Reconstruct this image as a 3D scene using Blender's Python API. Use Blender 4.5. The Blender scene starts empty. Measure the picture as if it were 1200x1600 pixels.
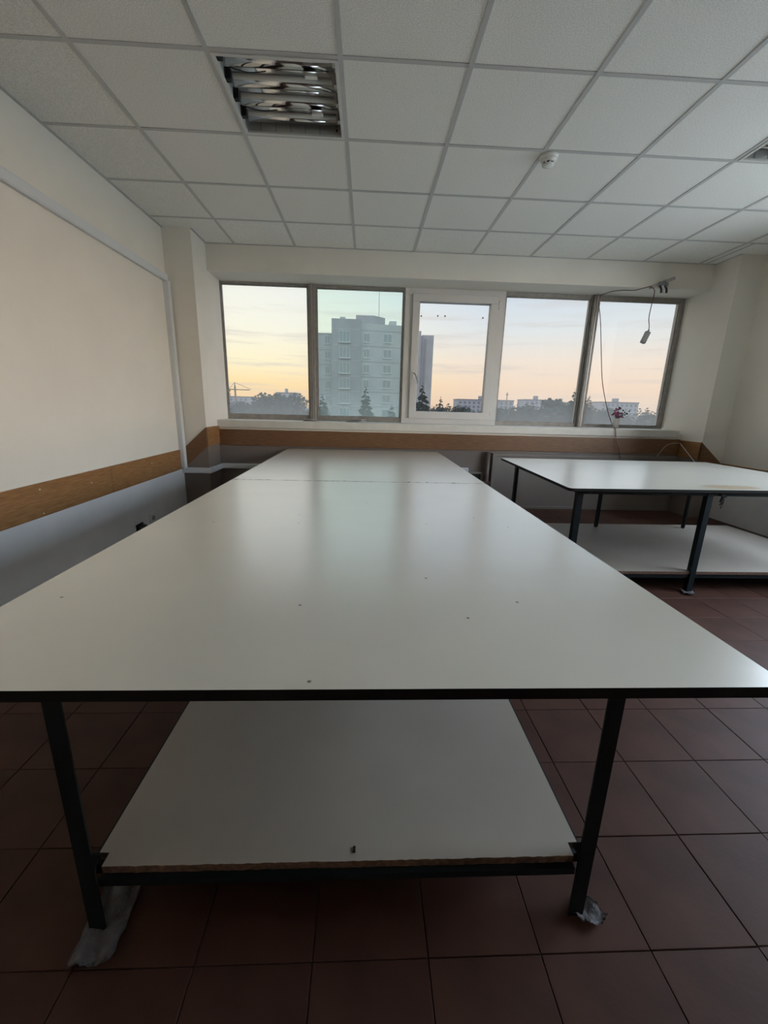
import bpy, bmesh, math, random
from mathutils import Vector, Matrix

random.seed(7)
sc = bpy.context.scene
C = sc.collection

# ------------------------------------------------------------------ camera
EYE = 1.14
F_PX = 643.82
yaw, pitch, roll = .0464, -.2525, .0259
fw = Vector((math.sin(yaw)*math.cos(pitch), math.cos(yaw)*math.cos(pitch), math.sin(pitch)))
rt = Vector((math.cos(yaw), -math.sin(yaw), 0))
up = rt.cross(fw)
r2 = rt*math.cos(roll) + up*math.sin(roll)
u2 = up*math.cos(roll) - rt*math.sin(roll)
cd = bpy.data.cameras.new('camera')
cam = bpy.data.objects.new('camera', cd)
C.objects.link(cam)
cam.matrix_world = Matrix(((r2.x, u2.x, -fw.x, 0), (r2.y, u2.y, -fw.y, 0), (r2.z, u2.z, -fw.z, EYE), (0, 0, 0, 1)))
cd.sensor_fit = 'VERTICAL'
cd.sensor_height = 36.0
cd.lens = F_PX*36.0/1600.0
cd.clip_start = .02
cd.clip_end = 5000
sc.camera = cam


def lin(r, g, b):
    f = lambda c: (c/255/12.92 if c/255 <= .04045 else ((c/255+.055)/1.055)**2.4)
    return (f(r), f(g), f(b), 1)


# ------------------------------------------------------------------ sky
SKY_STRENGTH = 9.8
world = bpy.data.worlds.new('evening_sky')
sc.world = world
world.use_nodes = True
nt = world.node_tree
nt.nodes.clear()
N = nt.nodes.new
L = nt.links.new
tc = N('ShaderNodeTexCoord')
sep = N('ShaderNodeSeparateXYZ')
L(tc.outputs['Generated'], sep.inputs[0])


def wmath(op, a, b=None, clamp=False):
    n = N('ShaderNodeMath'); n.operation = op; n.use_clamp = clamp
    for i, v in enumerate((a, b)):
        if v is None: continue
        if isinstance(v, (int, float)): n.inputs[i].default_value = v
        else: L(v, n.inputs[i])
    return n.outputs[0]


# thin stretched cloud streaks bend the elevation a little
mp = N('ShaderNodeMapping'); mp.inputs['Scale'].default_value = (2.2, 2.2, 34)
L(tc.outputs['Generated'], mp.inputs[0])
nz = N('ShaderNodeTexNoise'); nz.inputs['Scale'].default_value = 1.7; nz.inputs['Detail'].default_value = 7
nz.inputs['Roughness'].default_value = .6
L(mp.outputs[0], nz.inputs['Vector'])
el = wmath('MAXIMUM', sep.outputs[2], 0.0)


def ramp(fac, stops):
    r = N('ShaderNodeValToRGB')
    e = r.color_ramp.elements
    e[0].position, e[0].color = stops[0]
    e[1].position, e[1].color = stops[-1]
    for p, c in stops[1:-1]:
        k = e.new(p); k.color = c
    L(fac, r.inputs[0])
    return r.outputs[0]


warm = ramp(el, [(0, lin(240, 196, 142)), (.045, lin(254, 222, 160)), (.085, lin(254, 240, 196)), (.16, lin(248, 244, 224)),
                 (.30, lin(238, 241, 238)), (.6, lin(222, 230, 238)), (1, lin(212, 224, 238))])
cool = ramp(el, [(0, lin(228, 204, 184)), (.05, lin(240, 214, 190)), (.10, lin(238, 222, 206)), (.16, lin(220, 224, 225)),
                 (.25, lin(198, 214, 230)), (.5, lin(196, 213, 233)), (1, lin(196, 212, 234))])
# azimuth: the sun has just gone down to the left of the windows
sunaz = math.radians(-38)
dx = wmath('MULTIPLY', sep.outputs[0], math.sin(sunaz))
dy = wmath('MULTIPLY', sep.outputs[1], math.cos(sunaz))
dt = wmath('ADD', dx, dy)
mr = N('ShaderNodeMapRange'); mr.interpolation_type = 'SMOOTHSTEP'
mr.inputs['From Min'].default_value = .52; mr.inputs['From Max'].default_value = .98
L(dt, mr.inputs['Value'])
mix = N('ShaderNodeMixRGB'); L(mr.outputs[0], mix.inputs[0]); L(cool, mix.inputs[1]); L(warm, mix.inputs[2])
# cloud streaks low over the horizon
cl = N('ShaderNodeMapRange'); cl.interpolation_type = 'SMOOTHSTEP'
cl.inputs['From Min'].default_value = .50; cl.inputs['From Max'].default_value = .70
L(nz.outputs['Fac'], cl.inputs['Value'])
low = ramp(el, [(0, (.25, .25, .25, 1)), (.06, (.8, .8, .8, 1)), (.15, (.75, .75, .75, 1)), (.24, (.15, .15, .15, 1)), (1, (.1, .1, .1, 1))])
cf = wmath('MULTIPLY', cl.outputs[0], low)
cf = wmath('MULTIPLY', cf, .8)
cmix = N('ShaderNodeMixRGB'); L(cf, cmix.inputs[0]); L(mix.outputs[0], cmix.inputs[1]); cmix.inputs[2].default_value = lin(205, 196, 192)
bg = N('ShaderNodeBackground'); L(cmix.outputs[0], bg.inputs[0]); bg.inputs[1].default_value = SKY_STRENGTH
wo = N('ShaderNodeOutputWorld'); L(bg.outputs[0], wo.inputs[0])

sc.view_settings.view_transform = 'Standard'
sc.view_settings.look = 'None'
sc.view_settings.gamma = 1
sc.view_settings.use_curve_mapping = False
sc.view_settings.exposure = 0.72
try:
    sc.cycles.use_denoising = True
    sc.cycles.max_bounces = 14
    sc.cycles.diffuse_bounces = 10
    sc.cycles.glossy_bounces = 6
    sc.cycles.transparent_max_bounces = 12
    sc.cycles.caustics_reflective = False
    sc.cycles.sample_clamp_indirect = 8
except Exception:
    pass


# ------------------------------------------------------------------ materials
def mat(name, col, rough=.5, metal=0, spec=.5, var=0, vscale=8, bump=0, bscale=60, stretch=(1, 1, 1), col2=None, detail=4, coord='Object'):
    m = bpy.data.materials.new(name); m.use_nodes = True
    t = m.node_tree; p = t.nodes['Principled BSDF']
    p.inputs['Base Color'].default_value = col
    p.inputs['Roughness'].default_value = rough
    p.inputs['Metallic'].default_value = metal
    p.inputs['Specular IOR Level'].default_value = spec
    c = t.nodes.new('ShaderNodeTexCoord'); q = t.nodes.new('ShaderNodeMapping'); q.inputs['Scale'].default_value = stretch
    t.links.new(c.outputs[coord], q.inputs[0])
    if var or col2:
        n = t.nodes.new('ShaderNodeTexNoise'); n.inputs['Scale'].default_value = vscale; n.inputs['Detail'].default_value = detail
        t.links.new(q.outputs[0], n.inputs['Vector'])
        r = t.nodes.new('ShaderNodeValToRGB')
        b = col2 if col2 else tuple(max(0, x*(1-var)) for x in col[:3])+(1,)
        r.color_ramp.elements[0].position = .35; r.color_ramp.elements[0].color = b
        r.color_ramp.elements[1].position = .65; r.color_ramp.elements[1].color = col
        t.links.new(n.outputs['Fac'], r.inputs[0]); t.links.new(r.outputs[0], p.inputs['Base Color'])
    if bump:
        n2 = t.nodes.new('ShaderNodeTexNoise'); n2.inputs['Scale'].default_value = bscale; n2.inputs['Detail'].default_value = 3
        t.links.new(q.outputs[0], n2.inputs['Vector'])
        bp = t.nodes.new('ShaderNodeBump'); bp.inputs['Strength'].default_value = bump; bp.inputs['Distance'].default_value = .004
        t.links.new(n2.outputs['Fac'], bp.inputs['Height']); t.links.new(bp.outputs[0], p.inputs['Normal'])
    return m


M = {}
M['wall'] = mat('cream_wall_paint', (.75, .715, .64, 1), .75, var=.04, vscale=3, bump=.25, bscale=70)
M['dado'] = mat('grey_gloss_dado', (.78, .77, .77, 1), .35, var=.08, vscale=4, bump=.08, bscale=20)
M['dado_shaded'] = mat('shaded_gloss_dado', (.20, .165, .145, 1), .3, var=.08, vscale=4)  # same dado paint, with the shade under the windows put into its colour
M['tile'] = mat('ceiling_tile_white', (.90, .895, .86, 1), .9, col2=(.70, .695, .66, 1), vscale=190, detail=2, bump=.4, bscale=170)
M['grid'] = mat('ceiling_grid_grey', (.50, .50, .49, 1), .5)
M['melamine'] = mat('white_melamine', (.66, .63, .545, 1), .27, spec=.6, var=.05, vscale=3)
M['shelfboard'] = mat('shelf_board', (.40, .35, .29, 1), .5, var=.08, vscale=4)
M['edge'] = mat('dark_edge', (.012, .010, .009, 1), .7, spec=.2, var=.3, vscale=30)  # near-black colour holds the shade of the unlit front side
M['chip'] = mat('raw_chipboard', (.20, .11, .07, 1), .85, var=.5, vscale=90, bump=.6, bscale=150)
M['steel'] = mat('dark_green_steel', (.008, .014, .016, 1), .55, spec=.25, var=.2, vscale=25)
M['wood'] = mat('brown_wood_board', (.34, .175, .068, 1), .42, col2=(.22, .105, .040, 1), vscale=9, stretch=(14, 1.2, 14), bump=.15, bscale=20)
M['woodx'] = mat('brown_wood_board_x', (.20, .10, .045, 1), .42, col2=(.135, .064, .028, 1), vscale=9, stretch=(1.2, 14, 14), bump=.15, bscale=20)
M['floor'] = mat('red_brown_tile', (.086, .040, .028, 1), .5, spec=.14, col2=(.060, .029, .021, 1), vscale=5, coord='Object', bump=.08, bscale=90)
M['grout'] = mat('dark_grout', (.022, .017, .015, 1), .9)
M['sill'] = mat('sill_stone', (.66, .63, .57, 1), .45, var=.06, vscale=12)
M['frame'] = mat('old_grey_frame', (.32, .30, .275, 1), .45, metal=.15, var=.2, vscale=20)
M['pvc'] = mat('white_pvc', (.62, .61, .585, 1), .35)
M['trunk'] = mat('white_trunking', (.64, .66, .67, 1), .4)
M['felt'] = mat('grey_felt', (.36, .345, .35, 1), .95, var=.35, vscale=40, bump=.8, bscale=200)
M['chrome'] = mat('bright_reflector', (.80, .80, .78, 1), .14, metal=1)
M['plate'] = mat('satin_plate', (.62, .62, .59, 1), .35, metal=.8)
M['tube'] = mat('unlit_tube_glass', (.62, .62, .58, 1), .3)
M['black'] = mat('black_plastic', (.012, .012, .013, 1), .4)
M['white_plastic'] = mat('white_plastic', (.75, .74, .71, 1), .4)
M['grey_plastic'] = mat('grey_plastic', (.30, .31, .31, 1), .5)
M['redcord'] = mat('brown_red_cord', (.16, .05, .04, 1), .5)
M['metal'] = mat('grey_metal', (.42, .41, .39, 1), .4, metal=.6)
M['petal'] = mat('magenta_petal', (.50, .08, .24, 1), .6, var=.4, vscale=60)
M['leaf'] = mat('dark_leaf', (.04, .06, .045, 1), .5)
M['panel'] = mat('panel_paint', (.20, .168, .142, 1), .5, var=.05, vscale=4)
M['brownpaint'] = mat('dark_brown_paint', (.09, .06, .045, 1), .5)
M['concrete'] = mat('tower_concrete', (.66, .65, .63, 1), .9, col2=(.58, .575, .56, 1), vscale=.35)
M['concrete2'] = mat('tower_concrete_dark', (.52, .50, .51, 1), .9, col2=(.44, .43, .44, 1), vscale=.35)
M['towerglass'] = mat('tower_window_glass', (.30, .36, .38, 1), .08, spec=1.0)  # sky reflection put into the pale teal base colour
M['towerframe'] = mat('tower_window_frame', (.74, .74, .72, 1), .5)
M['fir'] = mat('fir_green', (.035, .06, .042, 1), .8, var=.4, vscale=1.5)
M['crown'] = mat('tree_green', (.07, .10, .07, 1), .8, var=.4, vscale=.6)
M['bark'] = mat('bark', (.07, .055, .045, 1), .9)
M['ground'] = mat('park_ground', (.46, .45, .41, 1), .9, var=.4, vscale=.05)
M['farwall'] = mat('far_block_wall', (.50, .48, .50, 1), .9)
M['farwin'] = mat('far_block_window', (.22, .23, .26, 1), .4)
M['crane'] = mat('crane_steel', (.30, .22, .14, 1), .6)

# a table board: white melamine with sparse scuffs
t = M['melamine'].node_tree
p = t.nodes['Principled BSDF']
src = p.inputs['Base Color'].links[0].from_socket
c = t.nodes.new('ShaderNodeTexCoord')
v = t.nodes.new('ShaderNodeTexVoronoi'); v.voronoi_dimensions = '2D'; v.inputs['Scale'].default_value = 2.3
t.links.new(c.outputs['Object'], v.inputs['Vector'])
lt = t.nodes.new('ShaderNodeMath'); lt.operation = 'LESS_THAN'; lt.inputs[1].default_value = .009
t.links.new(v.outputs['Distance'], lt.inputs[0])
mx = t.nodes.new('ShaderNodeMixRGB'); mx.inputs[2].default_value = (.12, .10, .09, 1)
t.links.new(lt.outputs[0], mx.inputs[0]); t.links.new(src, mx.inputs[1]); t.links.new(mx.outputs[0], p.inputs['Base Color'])
n = t.nodes.new('ShaderNodeTexNoise'); n.inputs['Scale'].default_value = 5; n.inputs['Detail'].default_value = 6
t.links.new(c.outputs['Object'], n.inputs['Vector'])
rr = t.nodes.new('ShaderNodeMapRange'); rr.inputs['To Min'].default_value = .26; rr.inputs['To Max'].default_value = .32
t.links.new(n.outputs['Fac'], rr.inputs['Value']); t.links.new(rr.outputs[0], p.inputs['Roughness'])
p.inputs['Coat Weight'].default_value = 1.0; p.inputs['Coat IOR'].default_value = 2.6
p.inputs['Coat Roughness'].default_value = .25


def glass(name, tint, dust_haze):
    m = bpy.data.materials.new(name); m.use_nodes = True
    t = m.node_tree; t.nodes.clear()
    tr = t.nodes.new('ShaderNodeBsdfTransparent'); tr.inputs[0].default_value = tint
    tl = t.nodes.new('ShaderNodeBsdfTranslucent'); tl.inputs[0].default_value = tuple(x*1.9 for x in tint[:3])+(1,)
    gl = t.nodes.new('ShaderNodeBsdfGlossy'); gl.inputs['Roughness'].default_value = .02
    m1 = t.nodes.new('ShaderNodeMixShader'); m2 = t.nodes.new('ShaderNodeMixShader')
    # street dust plus painted-in distance haze: thicker toward the bottom of the pane
    c = t.nodes.new('ShaderNodeTexCoord'); s = t.nodes.new('ShaderNodeSeparateXYZ')
    t.links.new(c.outputs['Object'], s.inputs[0])
    mr = t.nodes.new('ShaderNodeMapRange'); mr.inputs['From Min'].default_value = .95; mr.inputs['From Max'].default_value = 1.35
    mr.inputs['To Min'].default_value = dust_haze*2.6; mr.inputs['To Max'].default_value = dust_haze
    t.links.new(s.outputs[2], mr.inputs['Value'])
    fr = t.nodes.new('ShaderNodeFresnel'); fr.inputs[0].default_value = 1.12
    t.links.new(mr.outputs[0], m1.inputs[0]); t.links.new(tr.outputs[0], m1.inputs[1]); t.links.new(tl.outputs[0], m1.inputs[2])
    t.links.new(fr.outputs[0], m2.inputs[0]); t.links.new(m1.outputs[0], m2.inputs[1]); t.links.new(gl.outputs[0], m2.inputs[2])
    o = t.nodes.new('ShaderNodeOutputMaterial'); t.links.new(m2.outputs[0], o.inputs[0])
    return m


PANE_DIM = .067        # added dimming of the front panes, so the overbright sky shows normally
M['glass_dusty'] = glass('dusty_glass', (.97*PANE_DIM, .98*PANE_DIM, .97*PANE_DIM, 1), .11)
M['glass_green'] = glass('greenish_dusty_glass', (.82*PANE_DIM, .95*PANE_DIM, .90*PANE_DIM, 1), .10)
M['glass_clear'] = glass('clear_glass', (.96*PANE_DIM, .97*PANE_DIM, .98*PANE_DIM, 1), .02)
M['glass_plain'] = glass('plain_glass', (.97, .98, .98, 1), .0)


# ------------------------------------------------------------------ mesh helpers
def box(bm, x0, x1, y0, y1, z0, z1, mi=0):
    vs = [bm.verts.new(p) for p in ((x0, y0, z0), (x1, y0, z0), (x1, y1, z0), (x0, y1, z0), (x0, y0, z1), (x1, y0, z1), (x1, y1, z1), (x0, y1, z1))]
    for f in ((3, 2, 1, 0), (4, 5, 6, 7), (0, 1, 5, 4), (1, 2, 6, 5), (2, 3, 7, 6), (3, 0, 4, 7)):
        bm.faces.new([vs[i] for i in f]).material_index = mi
    return vs


def prism(bm, pts, a, b, axis='z', mi=0):
    """extrude a 2D outline between a and b along an axis"""
    def P(u, v, w):
        return {'z': (u, v, w), 'y': (u, w, v), 'x': (w, u, v)}[axis]
    lo = [bm.verts.new(P(u, v, a)) for u, v in pts]; hi = [bm.verts.new(P(u, v, b)) for u, v in pts]
    n = len(pts)
    fs = [bm.faces.new(lo[::-1]), bm.faces.new(hi)]
    for i in range(n):
        fs.append(bm.faces.new((lo[i], lo[(i+1) % n], hi[(i+1) % n], hi[i])))
    for f in fs: f.material_index = mi
    return fs


def tube(bm, path, r, seg=8, mi=0, r1=None):
    path = [Vector(q) for q in path]
    rings = []
    n = len(path)
    ref = Vector((0, 0, 1))
    for i, q in enumerate(path):
        d = (path[min(i+1, n-1)]-path[max(i-1, 0)]).normalized()
        if abs(d.dot(ref)) > .95: ref = Vector((1, 0, 0)) if abs(d.x) < .9 else Vector((0, 1, 0))
        a = d.cross(ref).normalized(); b = d.cross(a)
        rad = r if r1 is None else r+(r1-r)*i/(n-1)
        rings.append([bm.verts.new(q+(a*math.cos(2*math.pi*k/seg)+b*math.sin(2*math.pi*k/seg))*rad) for k in range(seg)])
    for i in range(n-1):
        for k in range(seg):
            f = bm.faces.new((rings[i][k], rings[i][(k+1) % seg], rings[i+1][(k+1) % seg], rings[i+1][k])); f.material_index = mi; f.smooth = True
    bm.faces.new(rings[0][::-1]).material_index = mi; bm.faces.new(rings[-1]).material_index = mi


def smooth_path(pts, n=6):
    pts = [Vector(q) for q in pts]; out = []
    for i in range(len(pts)-1):
        p0 = pts[max(i-1, 0)]; p1 = pts[i]; p2 = pts[i+1]; p3 = pts[min(i+2, len(pts)-1)]
        for k in range(n):
            t = k/n
            out.append(.5*((2*p1)+(p2-p0)*t+(2*p0-5*p1+4*p2-p3)*t*t+(3*p1-p0-3*p2+p3)*t**3))
    out.append(pts[-1]); return out


def lathe(bm, prof, cx, cy, seg=24, mi=0):
    rings = [[bm.verts.new((cx+r*math.cos(2*math.pi*k/seg), cy+r*math.sin(2*math.pi*k/seg), z)) for k in range(seg)] for r, z in prof]
    for i in range(len(prof)-1):
        for k in range(seg):
            f = bm.faces.new((rings[i][k], rings[i][(k+1) % seg], rings[i+1][(k+1) % seg], rings[i+1][k])); f.smooth = True; f.material_index = mi
    bm.faces.new(rings[0][::-1]).material_index = mi; bm.faces.new(rings[-1]).material_index = mi


def blob(bm, c, r, sub=1, jit=.0):
    g = bmesh.ops.create_icosphere(bm, subdivisions=sub, radius=1)
    for w in g['verts']:
        k = 1+random.uniform(-jit, jit)
        w.co = Vector((c[0]+w.co.x*r[0]*k, c[1]+w.co.y*r[1]*k, c[2]+w.co.z*r[2]*k))


def obj(name, bm, m, parent=None, origin=None, bevel=0):
    """link a bmesh given in world coordinates as one mesh object"""
    bmesh.ops.recalc_face_normals(bm, faces=bm.faces)
    me = bpy.data.meshes.new(name)
    off = Vector((0, 0, 0))
    if parent is not None: off = total(parent)
    if origin is not None: off = Vector(origin)
    if off.length: bmesh.ops.translate(bm, verts=bm.verts, vec=-off)
    bm.to_mesh(me); bm.free()
    for q in (m if isinstance(m, (list, tuple)) else [m]): me.materials.append(q)
    o = bpy.data.objects.new(name, me); C.objects.link(o)
    if parent is not None:
        o.parent = parent
        if origin is not None: o.location = off-total(parent)
    elif origin is not None: o.location = off
    if bevel:
        b = o.modifiers.new('bevel', 'BEVEL'); b.width = bevel; b.segments = 2; b.limit_method = 'ANGLE'
    return o


def total(o):
    v = Vector((0, 0, 0))
    while o is not None:
        v += o.location; o = o.parent
    return v


def thing(name, label, cat, loc=(0, 0, 0), group=None):
    o = bpy.data.objects.new(name, None); C.objects.link(o); o.location = loc
    o.empty_display_size = .1
    o['label'] = label; o['category'] = cat
    if group: o['group'] = group
    return o


def tag(o, label, cat, group=None):
    o['label'] = label; o['category'] = cat
    if group: o['group'] = group
    return o


def struct(name, bm, m, label=None, bevel=0):
    o = obj(name, bm, m, bevel=bevel); o['kind'] = 'structure'
    if label: o['label'] = label
    return o


def nb(): return bmesh.new()


def bx(*a):
    b = nb(); box(b, *a); return b


def inst(name, me, parent=None, loc=(0, 0, 0), rot=(0, 0, 0), scale=(1, 1, 1)):
    o = bpy.data.objects.new(name, me); C.objects.link(o)
    o.parent = parent; o.location = loc; o.rotation_euler = rot; o.scale = scale
    return o


def copy_tree(o, parent=None):
    c = o.copy(); C.objects.link(c); c.parent = parent
    for ch in list(o.children): copy_tree(ch, c)
    return c


# ------------------------------------------------------------------ room shell
XL, XR, YB, YW, YG = -1.9, 3.91, -2.6, 4.71, 5.1      # left, right, back, wall under the window, glass
ZC = 2.662                                            # suspended ceiling
NXL, NXR = -1.637, 3.65                               # window niche sides
CYL, CYR = 4.36, 4.39                                 # column fronts
DT = .46                                              # top of the gloss dado on the side walls

b = nb(); box(b, XL-.15, XL, YB-.15, 5.135, -.1, .55, 1); box(b, XL-.15, XL, YB-.15, 5.135, .55, 2.9, 0)
struct('wall_left', b, [M['wall'], M['dado']], 'cream painted left wall with grey gloss dado below a wooden strip')
RW0, RW1, RWZ0, RWZ1 = 0.4, 3.35, .90, 2.62             # opening for the added, unseen side windows that light the room
b = nb(); box(b, XR, XR+.15, YB-.15, 5.135, -.1, .52, 1); box(b, XR, XR+.15, YB-.15, 5.135, .52, RWZ0, 0)
box(b, XR, XR+.15, YB-.15, 5.135, RWZ1, 2.9, 0); box(b, XR, XR+.15, YB-.15, RW0, RWZ0, RWZ1, 0); box(b, XR, XR+.15, RW1, 5.135, RWZ0, RWZ1, 0)
struct('wall_right', b, [M['wall'], M['dado']], 'cream painted right wall')
b = nb(); box(b, XL-.15, XR+.15, YB-.15, YB, -.1, .55, 1); box(b, XL-.15, XR+.15, YB-.15, YB, .55, 2.9, 0)
struct('wall_back', b, [M['wall'], M['dado']], 'cream wall behind the camera')
# window wall: parapet, lintel beam
b = nb(); box(b, NXL, NXR, YW, 5.135, -.1, .75, 1); box(b, NXL, NXR, YW, 5.135, .75, .90, 0)
struct('wall_window', b, [M['wall'], M['dado_shaded']], 'parapet wall below the row of windows')
struct('wall_lintel', bx(NXL, NXR, YW, 5.135, 2.42, 2.9), M['wall'], 'beam above the row of windows')
# columns, with the dado meeting the slanted strip
def column(name, x0, x1, yf, zin, zout, label):
    b = nb()
    prism(b, [(x0, -.1), (x1, -.1), (x1, zout), (x0, zin)], yf, 5.135, 'y', 1)
    prism(b, [(x0, zin), (x1, zout), (x1, 2.9), (x0, 2.9)], yf, 5.135, 'y', 0)
    return struct(name, b, [M['wall'], M['dado_shaded']], label)
column('wall_column_left', XL, NXL, CYL, .56, .78, 'column left of the windows')
column('wall_column_right', NXR, XR, CYR, .75, .53, 'column right of the windows')

# brown wooden strips
def strip(name, b, m, label): return struct(name, b, m, label, bevel=.0015)
t1 = strip('trim_1', bx(XL, XL+.012, YB, 3.109, .458, .655), M['wood'], 'brown wooden strip along the left wall')
obj('board', bx(XL, XL+.012, 3.112, CYL, .458, .655), M['wood'], t1, bevel=.0015)
for (y, z) in ((2.42, .620), (2.873, .575), (2.417, .478), (1.55, .60), (1.56, .49), (3.7, .60)):
    bb = nb(); tube(bb, [(XL+.012, y, z), (XL+.0155, y, z)], .0045, 8)
    obj('screw', bb, M['white_plastic'], t1)
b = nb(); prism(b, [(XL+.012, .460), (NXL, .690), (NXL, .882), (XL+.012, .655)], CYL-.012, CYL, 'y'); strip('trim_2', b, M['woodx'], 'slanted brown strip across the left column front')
b = bx(NXL, NXL+.012, CYL-.012, YW, .690, .882); strip('trim_3', b, M['wood'], 'brown strip on the inner side of the left column')
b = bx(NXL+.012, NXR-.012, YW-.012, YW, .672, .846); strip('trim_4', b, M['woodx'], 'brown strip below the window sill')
b = bx(NXR-.012, NXR, CYR-.012, YW, .655, .838); strip('trim_5', b, M['wood'], 'brown strip on the inner side of the right column')
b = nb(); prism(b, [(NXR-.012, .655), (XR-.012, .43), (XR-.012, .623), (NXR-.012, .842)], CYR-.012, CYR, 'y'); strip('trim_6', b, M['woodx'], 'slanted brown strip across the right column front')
b = bx(XR-.012, XR, YB, CYR-.012, .425, .620); strip('trim_7', b, M['wood'], 'brown wooden strip along the right wall')

# sill
struct('trim_8', bx(NXL, 3.605, 4.685, 5.065, .868, .946), M['sill'], 'stone window sill with thick front edge', bevel=.004)

# ------------------------------------------------------------------ floor
TS = .2455
fl = struct('floor', bx(XL-.1, XR+.1, YB-.1, 5.3, -.12, -.004), M['grout'], 'red brown ceramic tile floor')
me = None
gx0, gy0 = .638-TS*12, .609-TS*14
tb = nb(); h = TS/2-.0010; box(tb, -h, h, -h, h, -.012, 0)
bmesh.ops.bevel(tb, geom=[e for e in tb.edges if all(w.co.z > -.001 for w in e.verts)], offset=.0012, segments=1, affect='EDGES')
tme = bpy.data.meshes.new('floor_tile'); tb.to_mesh(tme); tb.free(); tme.materials.append(M['floor'])
cells = []
for i in range(0, 27):
    for j in range(0, 34):
        x = gx0+TS*(i+.5); y = gy0+TS*(j+.5)
        if XL-.1 < x < XR+.1 and YB-.1 < y < YW+.05:
            d = Vector((x, y, -EYE)); zc = d.dot(fw)
            vis = False
            if zc > .05:
                px = 600+F_PX*d.dot(r2)/zc; py = 800-F_PX*d.dot(u2)/zc
                vis = -60 < px < 1260 and -60 < py < 1680
            cells.append((not vis, d.length, x, y))
cells.sort()
for k, (iv, dd, x, y) in enumerate(cells[:290]):
    inst('floor_tile', tme, fl, (x, y, random.uniform(-.0006, .0004)))
b = nb()
for iv, dd, x, y in cells[290:]: box(b, x-h, x+h, y-h, y+h, -.012, 0)
o = obj('outer_tiles', b, M['floor'], fl); o['kind'] = 'stuff'

# ------------------------------------------------------------------ suspended ceiling
GX, GY, G = -1.343, 2.332, .6
ce = struct('ceiling', bx(XL-.15, XR+.15, YB-.15, 5.135, 2.80, 2.92), M['wall'], 'suspended ceiling of speckled white square tiles')
xs = [XL]+[GX+G*i for i in range(9)]+[XR]
ys = [YB]+[GY+G*j for j in range(-8, 4)]+[YW]
lamp_cells = {(GX+G, GY), (GX+G*6, GY)}
shared = None
for i in range(len(xs)-1):
    for j in range(len(ys)-1):
        x0, x1, y0, y1 = xs[i], xs[i+1], ys[j], ys[j+1]
        if any(abs(x0-a) < .01 and abs(y0-q) < .01 for a, q in lamp_cells): continue
        full = abs(x1-x0-G) < .01 and abs(y1-y0-G) < .01
        if full:
            if shared is None:
                q = nb(); e = G/2-.004; box(q, -e, e, -e, e, 0, .015)
                shared = bpy.data.meshes.new('ceiling_tile'); q.to_mesh(shared); q.free(); shared.materials.append(M['tile'])
            inst('ceiling_tile', shared, ce, ((x0+x1)/2, (y0+y1)/2, ZC+.0035+random.uniform(0, .0012)), (0, 0, random.choice((0, math.pi/2, math.pi, -math.pi/2))))
        else:
            obj('ceiling_tile', bx(x0+.003, x1-.003, y0+.003, y1-.003, ZC+.0035, ZC+.0185), M['tile'], ce)
for x in xs[1:-1]:
    y1 = YW if NXL < x < NXR else CYR
    obj('grid_bar', bx(x-.012, x+.012, YB, y1, ZC, ZC+.004), M['grid'], ce)
for y in ys[1:-1]:
    for i in range(len(xs)-1):
        obj('grid_bar', bx(xs[i]+.012, xs[i+1]-.012, y-.0115, y+.0115, ZC+.0005, ZC+.0038), M['grid'], ce)
for bb in (bx(XL, XL+.02, YB, CYL, ZC-.001, ZC+.003), bx(XR-.02, XR, YB, CYR, ZC-.001, ZC+.003), bx(NXL, NXR, YW-.018, YW, ZC-.001, ZC+.003),
           bx(NXL, NXL+.018, CYL, YW, ZC-.001, ZC+.003), bx(NXR-.018, NXR, CYR, YW, ZC-.001, ZC+.003), bx(3.52, 3.535, 4.13, YW, ZC-.002, ZC+.003)):
    obj('edge_angle', bb, M['grid'], ce)


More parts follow.
